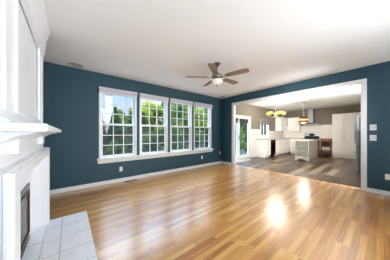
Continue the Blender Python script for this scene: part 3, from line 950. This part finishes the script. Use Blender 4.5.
def leaves(n, shape, size, seed):
    rnd = random.Random(seed)
    b = bmesh.new()
    for _ in range(n):
        p = shape(rnd)
        a = Vector((rnd.gauss(0, 1), rnd.gauss(0, 1), rnd.gauss(0, 1))).normalized()
        u = a.cross(Vector((rnd.gauss(0, 1), rnd.gauss(0, 1), rnd.gauss(0, 1)))).normalized()
        s = size*rnd.uniform(.6, 1.3)
        v = [b.verts.new(p + a*s), b.verts.new(p + u*s*.5), b.verts.new(p - a*s*.8), b.verts.new(p - u*s*.5)]
        b.faces.new(v)
    me = bpy.data.meshes.new('foliage')
    b.to_mesh(me); b.free()
    return me

def clumps(rnd, cs):
    c, r = rnd.choice(cs)
    while True:
        v = Vector((rnd.uniform(-1, 1), rnd.uniform(-1, 1), rnd.uniform(-1, 1)))
        if .25 < v.length < 1: break
    return Vector(c) + v*r

def crown_clumps(seed, n=22):
    r = random.Random(seed)
    cs = []
    for _ in range(n):
        z = r.uniform(.22, .93)
        rad = .42*math.sin(PI*min(1, (z-.08)/.95))**.7
        a = r.uniform(0, 2*PI); q = r.uniform(.2, 1)*rad
        cs.append(((q*math.cos(a), q*math.sin(a), z), r.uniform(.09, .17)))
    return cs

MESH = {}
for k in range(3):
    cs = crown_clumps(20+k)
    MESH['tree%d' % k] = leaves(9000, lambda r, cs=cs: clumps(r, cs), .026, 40+k)
def cone(r):
    z = r.random()**1.4
    rad = (1-z)*.26+.015; a = r.uniform(0, 2*PI); q = rad*r.uniform(.75, 1.05)
    return Vector((q*math.cos(a), q*math.sin(a), .03+z*.97))
MESH['cone'] = leaves(4500, cone, .035, 50)
def mound(seed):
    r0 = random.Random(seed)
    cs = []
    for _ in range(16):
        a = r0.uniform(0, 2*PI); q = r0.uniform(0, .36); z = r0.uniform(.12, .86-q*.8)
        cs.append(((q*math.cos(a), q*math.sin(a), z), r0.uniform(.13, .2)))
    return cs
for k in range(2):
    cs = mound(60+k)
    MESH['mound%d' % k] = leaves(4500, lambda r, cs=cs: clumps(r, cs), .036, 70+k)
trunk_mesh = None
def plant(name, label, cat, mesh, mat, x, y, h, spread=1.0, group=None):
    t = thing(name, label, cat, (x, y, GZ), group)
    me = MESH[mesh].copy()
    me.materials.append(M[mat])
    f = bpy.data.objects.new('foliage', me)
    C.objects.link(f); f.parent = t
    f.scale = (h*spread, h*spread, h); f.rotation_euler = (0, 0, random.uniform(0, 6))
    hh = h*(.62 if mesh.startswith('tree') else .3)
    r0 = .022*h if mesh.startswith('tree') else .03
    b = MB()
    b.tube([(x, y, GZ), (x+.02*h, y, GZ+hh*.5), (x, y+.01*h, GZ+hh)], [r0, r0*.8, r0*.4], 8)
    if mesh.startswith('tree'):
        for q in range(5):
            a = q*1.3
            b.tube([(x, y, GZ+hh*(.45+.1*q)), (x+math.cos(a)*.16*h, y+math.sin(a)*.16*h, GZ+hh*(.45+.1*q)+.14*h)], [r0*.5, r0*.2], 6)
    b.done('trunk' if mesh.startswith('tree') else 'stem', 'bark', t)
    return t

trees = [
    ('tree0', 'leaf_olive', 4.5, 17.0, 4.3, .85, 'olive leaved tree right of the white chimney in the first window'),
    ('tree1', 'leaf_olive', 6.9, 17.5, 5.2, .85, 'olive leaved tree at the right edge of the first window'),
    ('tree2', 'leaf_bright', 4.75, 11.6, 3.9, .85, 'yellow green tree seen at the left of the second window'),
    ('tree0', 'leaf_mid', 7.0, 11.6, 4.2, .85, 'green tree between the second and third windows'),
    ('tree1', 'leaf_bright', 9.2, 11.6, 4.2, .85, 'yellow green tree seen at the right of the third window'),
    ('tree2', 'leaf_mid', 11.3, 11.4, 3.4, .85, 'green tree seen in the fourth window'),
    ('tree0', 'leaf_mid', 9.9, 17.0, 7.0, .72, 'tall green tree behind the trees in the second window'),
    ('tree1', 'leaf_mid', 13.0, 17.5, 7.4, .72, 'tall green tree behind the trees in the third window'),
    ('tree2', 'leaf_olive', 16.4, 17.0, 5.6, .5, 'thin olive tree against the sky in the fourth window'),
    ('tree0', 'leaf_mid', 17.6, 12.6, 6.5, .85, 'large green tree seen through the patio door'),
    ('tree1', 'leaf_mid', 22.0, 11.8, 6.5, .85, 'large green tree seen through the kitchen sink window'),
]
for me_, ma, x, y, h, s_, lab in trees:
    plant('garden_tree', lab, 'tree', me_, ma, x, y, h, s_, 'trees behind the garden')
cones = [(1.15, 9.0, 2.75, 'cone evergreen at the left edge of the first window'),
         (1.95, 9.3, 3.0, 'cone evergreen second from the left in the first window'),
         (2.75, 9.1, 2.8, 'cone evergreen third from the left in the first window'),
         (3.55, 9.4, 2.9, 'cone evergreen at the right edge of the first window')]
for x, y, h, lab in cones:
    plant('cone_evergreen', lab, 'shrub', 'cone', 'leaf_dark', x, y, h, .8, 'cone evergreens outside the first window')
shr = [
    (.75, 7.3, 1.75, 'leaf_dark', 'low dark shrub below the first window, leftmost'),
    (1.55, 7.0, 1.55, 'leaf_mid', 'low green shrub in the middle of the first window'),
    (2.35, 7.3, 1.7, 'leaf_dark', 'low dark shrub at the right of the first window'),
    (3.3, 7.4, 2.0, 'leaf_mid', 'green shrub at the left of the second window'),
    (4.3, 7.7, 2.2, 'leaf_dark', 'dark shrub in the second window'),
    (5.2, 8.0, 2.3, 'leaf_mid', 'green shrub at the left of the third window'),
    (6.2, 8.2, 2.4, 'leaf_dark', 'dark shrub at the right of the third window'),
    (7.2, 8.2, 2.2, 'leaf_mid', 'green shrub at the left of the fourth window'),
    (8.2, 8.1, 2.1, 'leaf_dark', 'dark shrub at the right of the fourth window'),
    (9.4, 7.8, 2.2, 'leaf_bright', 'bright shrub in the left panel of the patio door'),
    (10.9, 7.6, 2.3, 'leaf_mid', 'green shrub in the right panel of the patio door'),
    (12.4, 7.3, 2.2, 'leaf_dark', 'dark shrub at the right edge of the patio door'),
    (14.2, 7.2, 2.0, 'leaf_dark', 'dark shrub in the kitchen sink window'),
]
for i, (x, y, h, ma, lab) in enumerate(shr):
    plant('garden_shrub', lab, 'shrub', 'mound%d' % (i % 2), ma, x, y + .25*(i % 2), h, .85, 'shrubs below the windows')

hs = thing('neighbour_house', 'pale house with grey roof and white chimney beyond the garden', 'house', (.5, 24, GZ))
MB().box(-6.0, 4.6, 22, 28, GZ, 2.6).prism([(21.9, 2.6), (28.1, 2.6), (25, 4.5)], 'x', -6, 4.6).done('wall', 'siding', hs)
MB().prism([(21.5, 2.45), (21.5, 2.6), (25, 4.75), (28.5, 2.6), (28.5, 2.45), (25, 4.58)], 'x', -6.3, 4.9).done('roof', 'roof', hs)
chn = MB().box(3.40, 4.05, 20.9, 21.5, GZ, 6.0).box(3.34, 4.11, 20.84, 21.56, 5.85, 6.05).done('chimney', 'chimney', hs)
MB().box(3.52, 3.93, 21.05, 21.35, 6.05, 6.5).done('flue_cap', 'black', chn)
for x in (-3.2, -.6, 1.8):
    MB().box(x, x+1.0, 21.96, 22.02, .9, 2.1).done('window', 'blind_grey', hs)

scene.render.film_transparent = False
try:
    scene.cycles.use_denoising = True
    scene.cycles.max_bounces = 10
    scene.cycles.transparent_max_bounces = 16
    scene.cycles.sample_clamp_indirect = 6
except Exception:
    pass
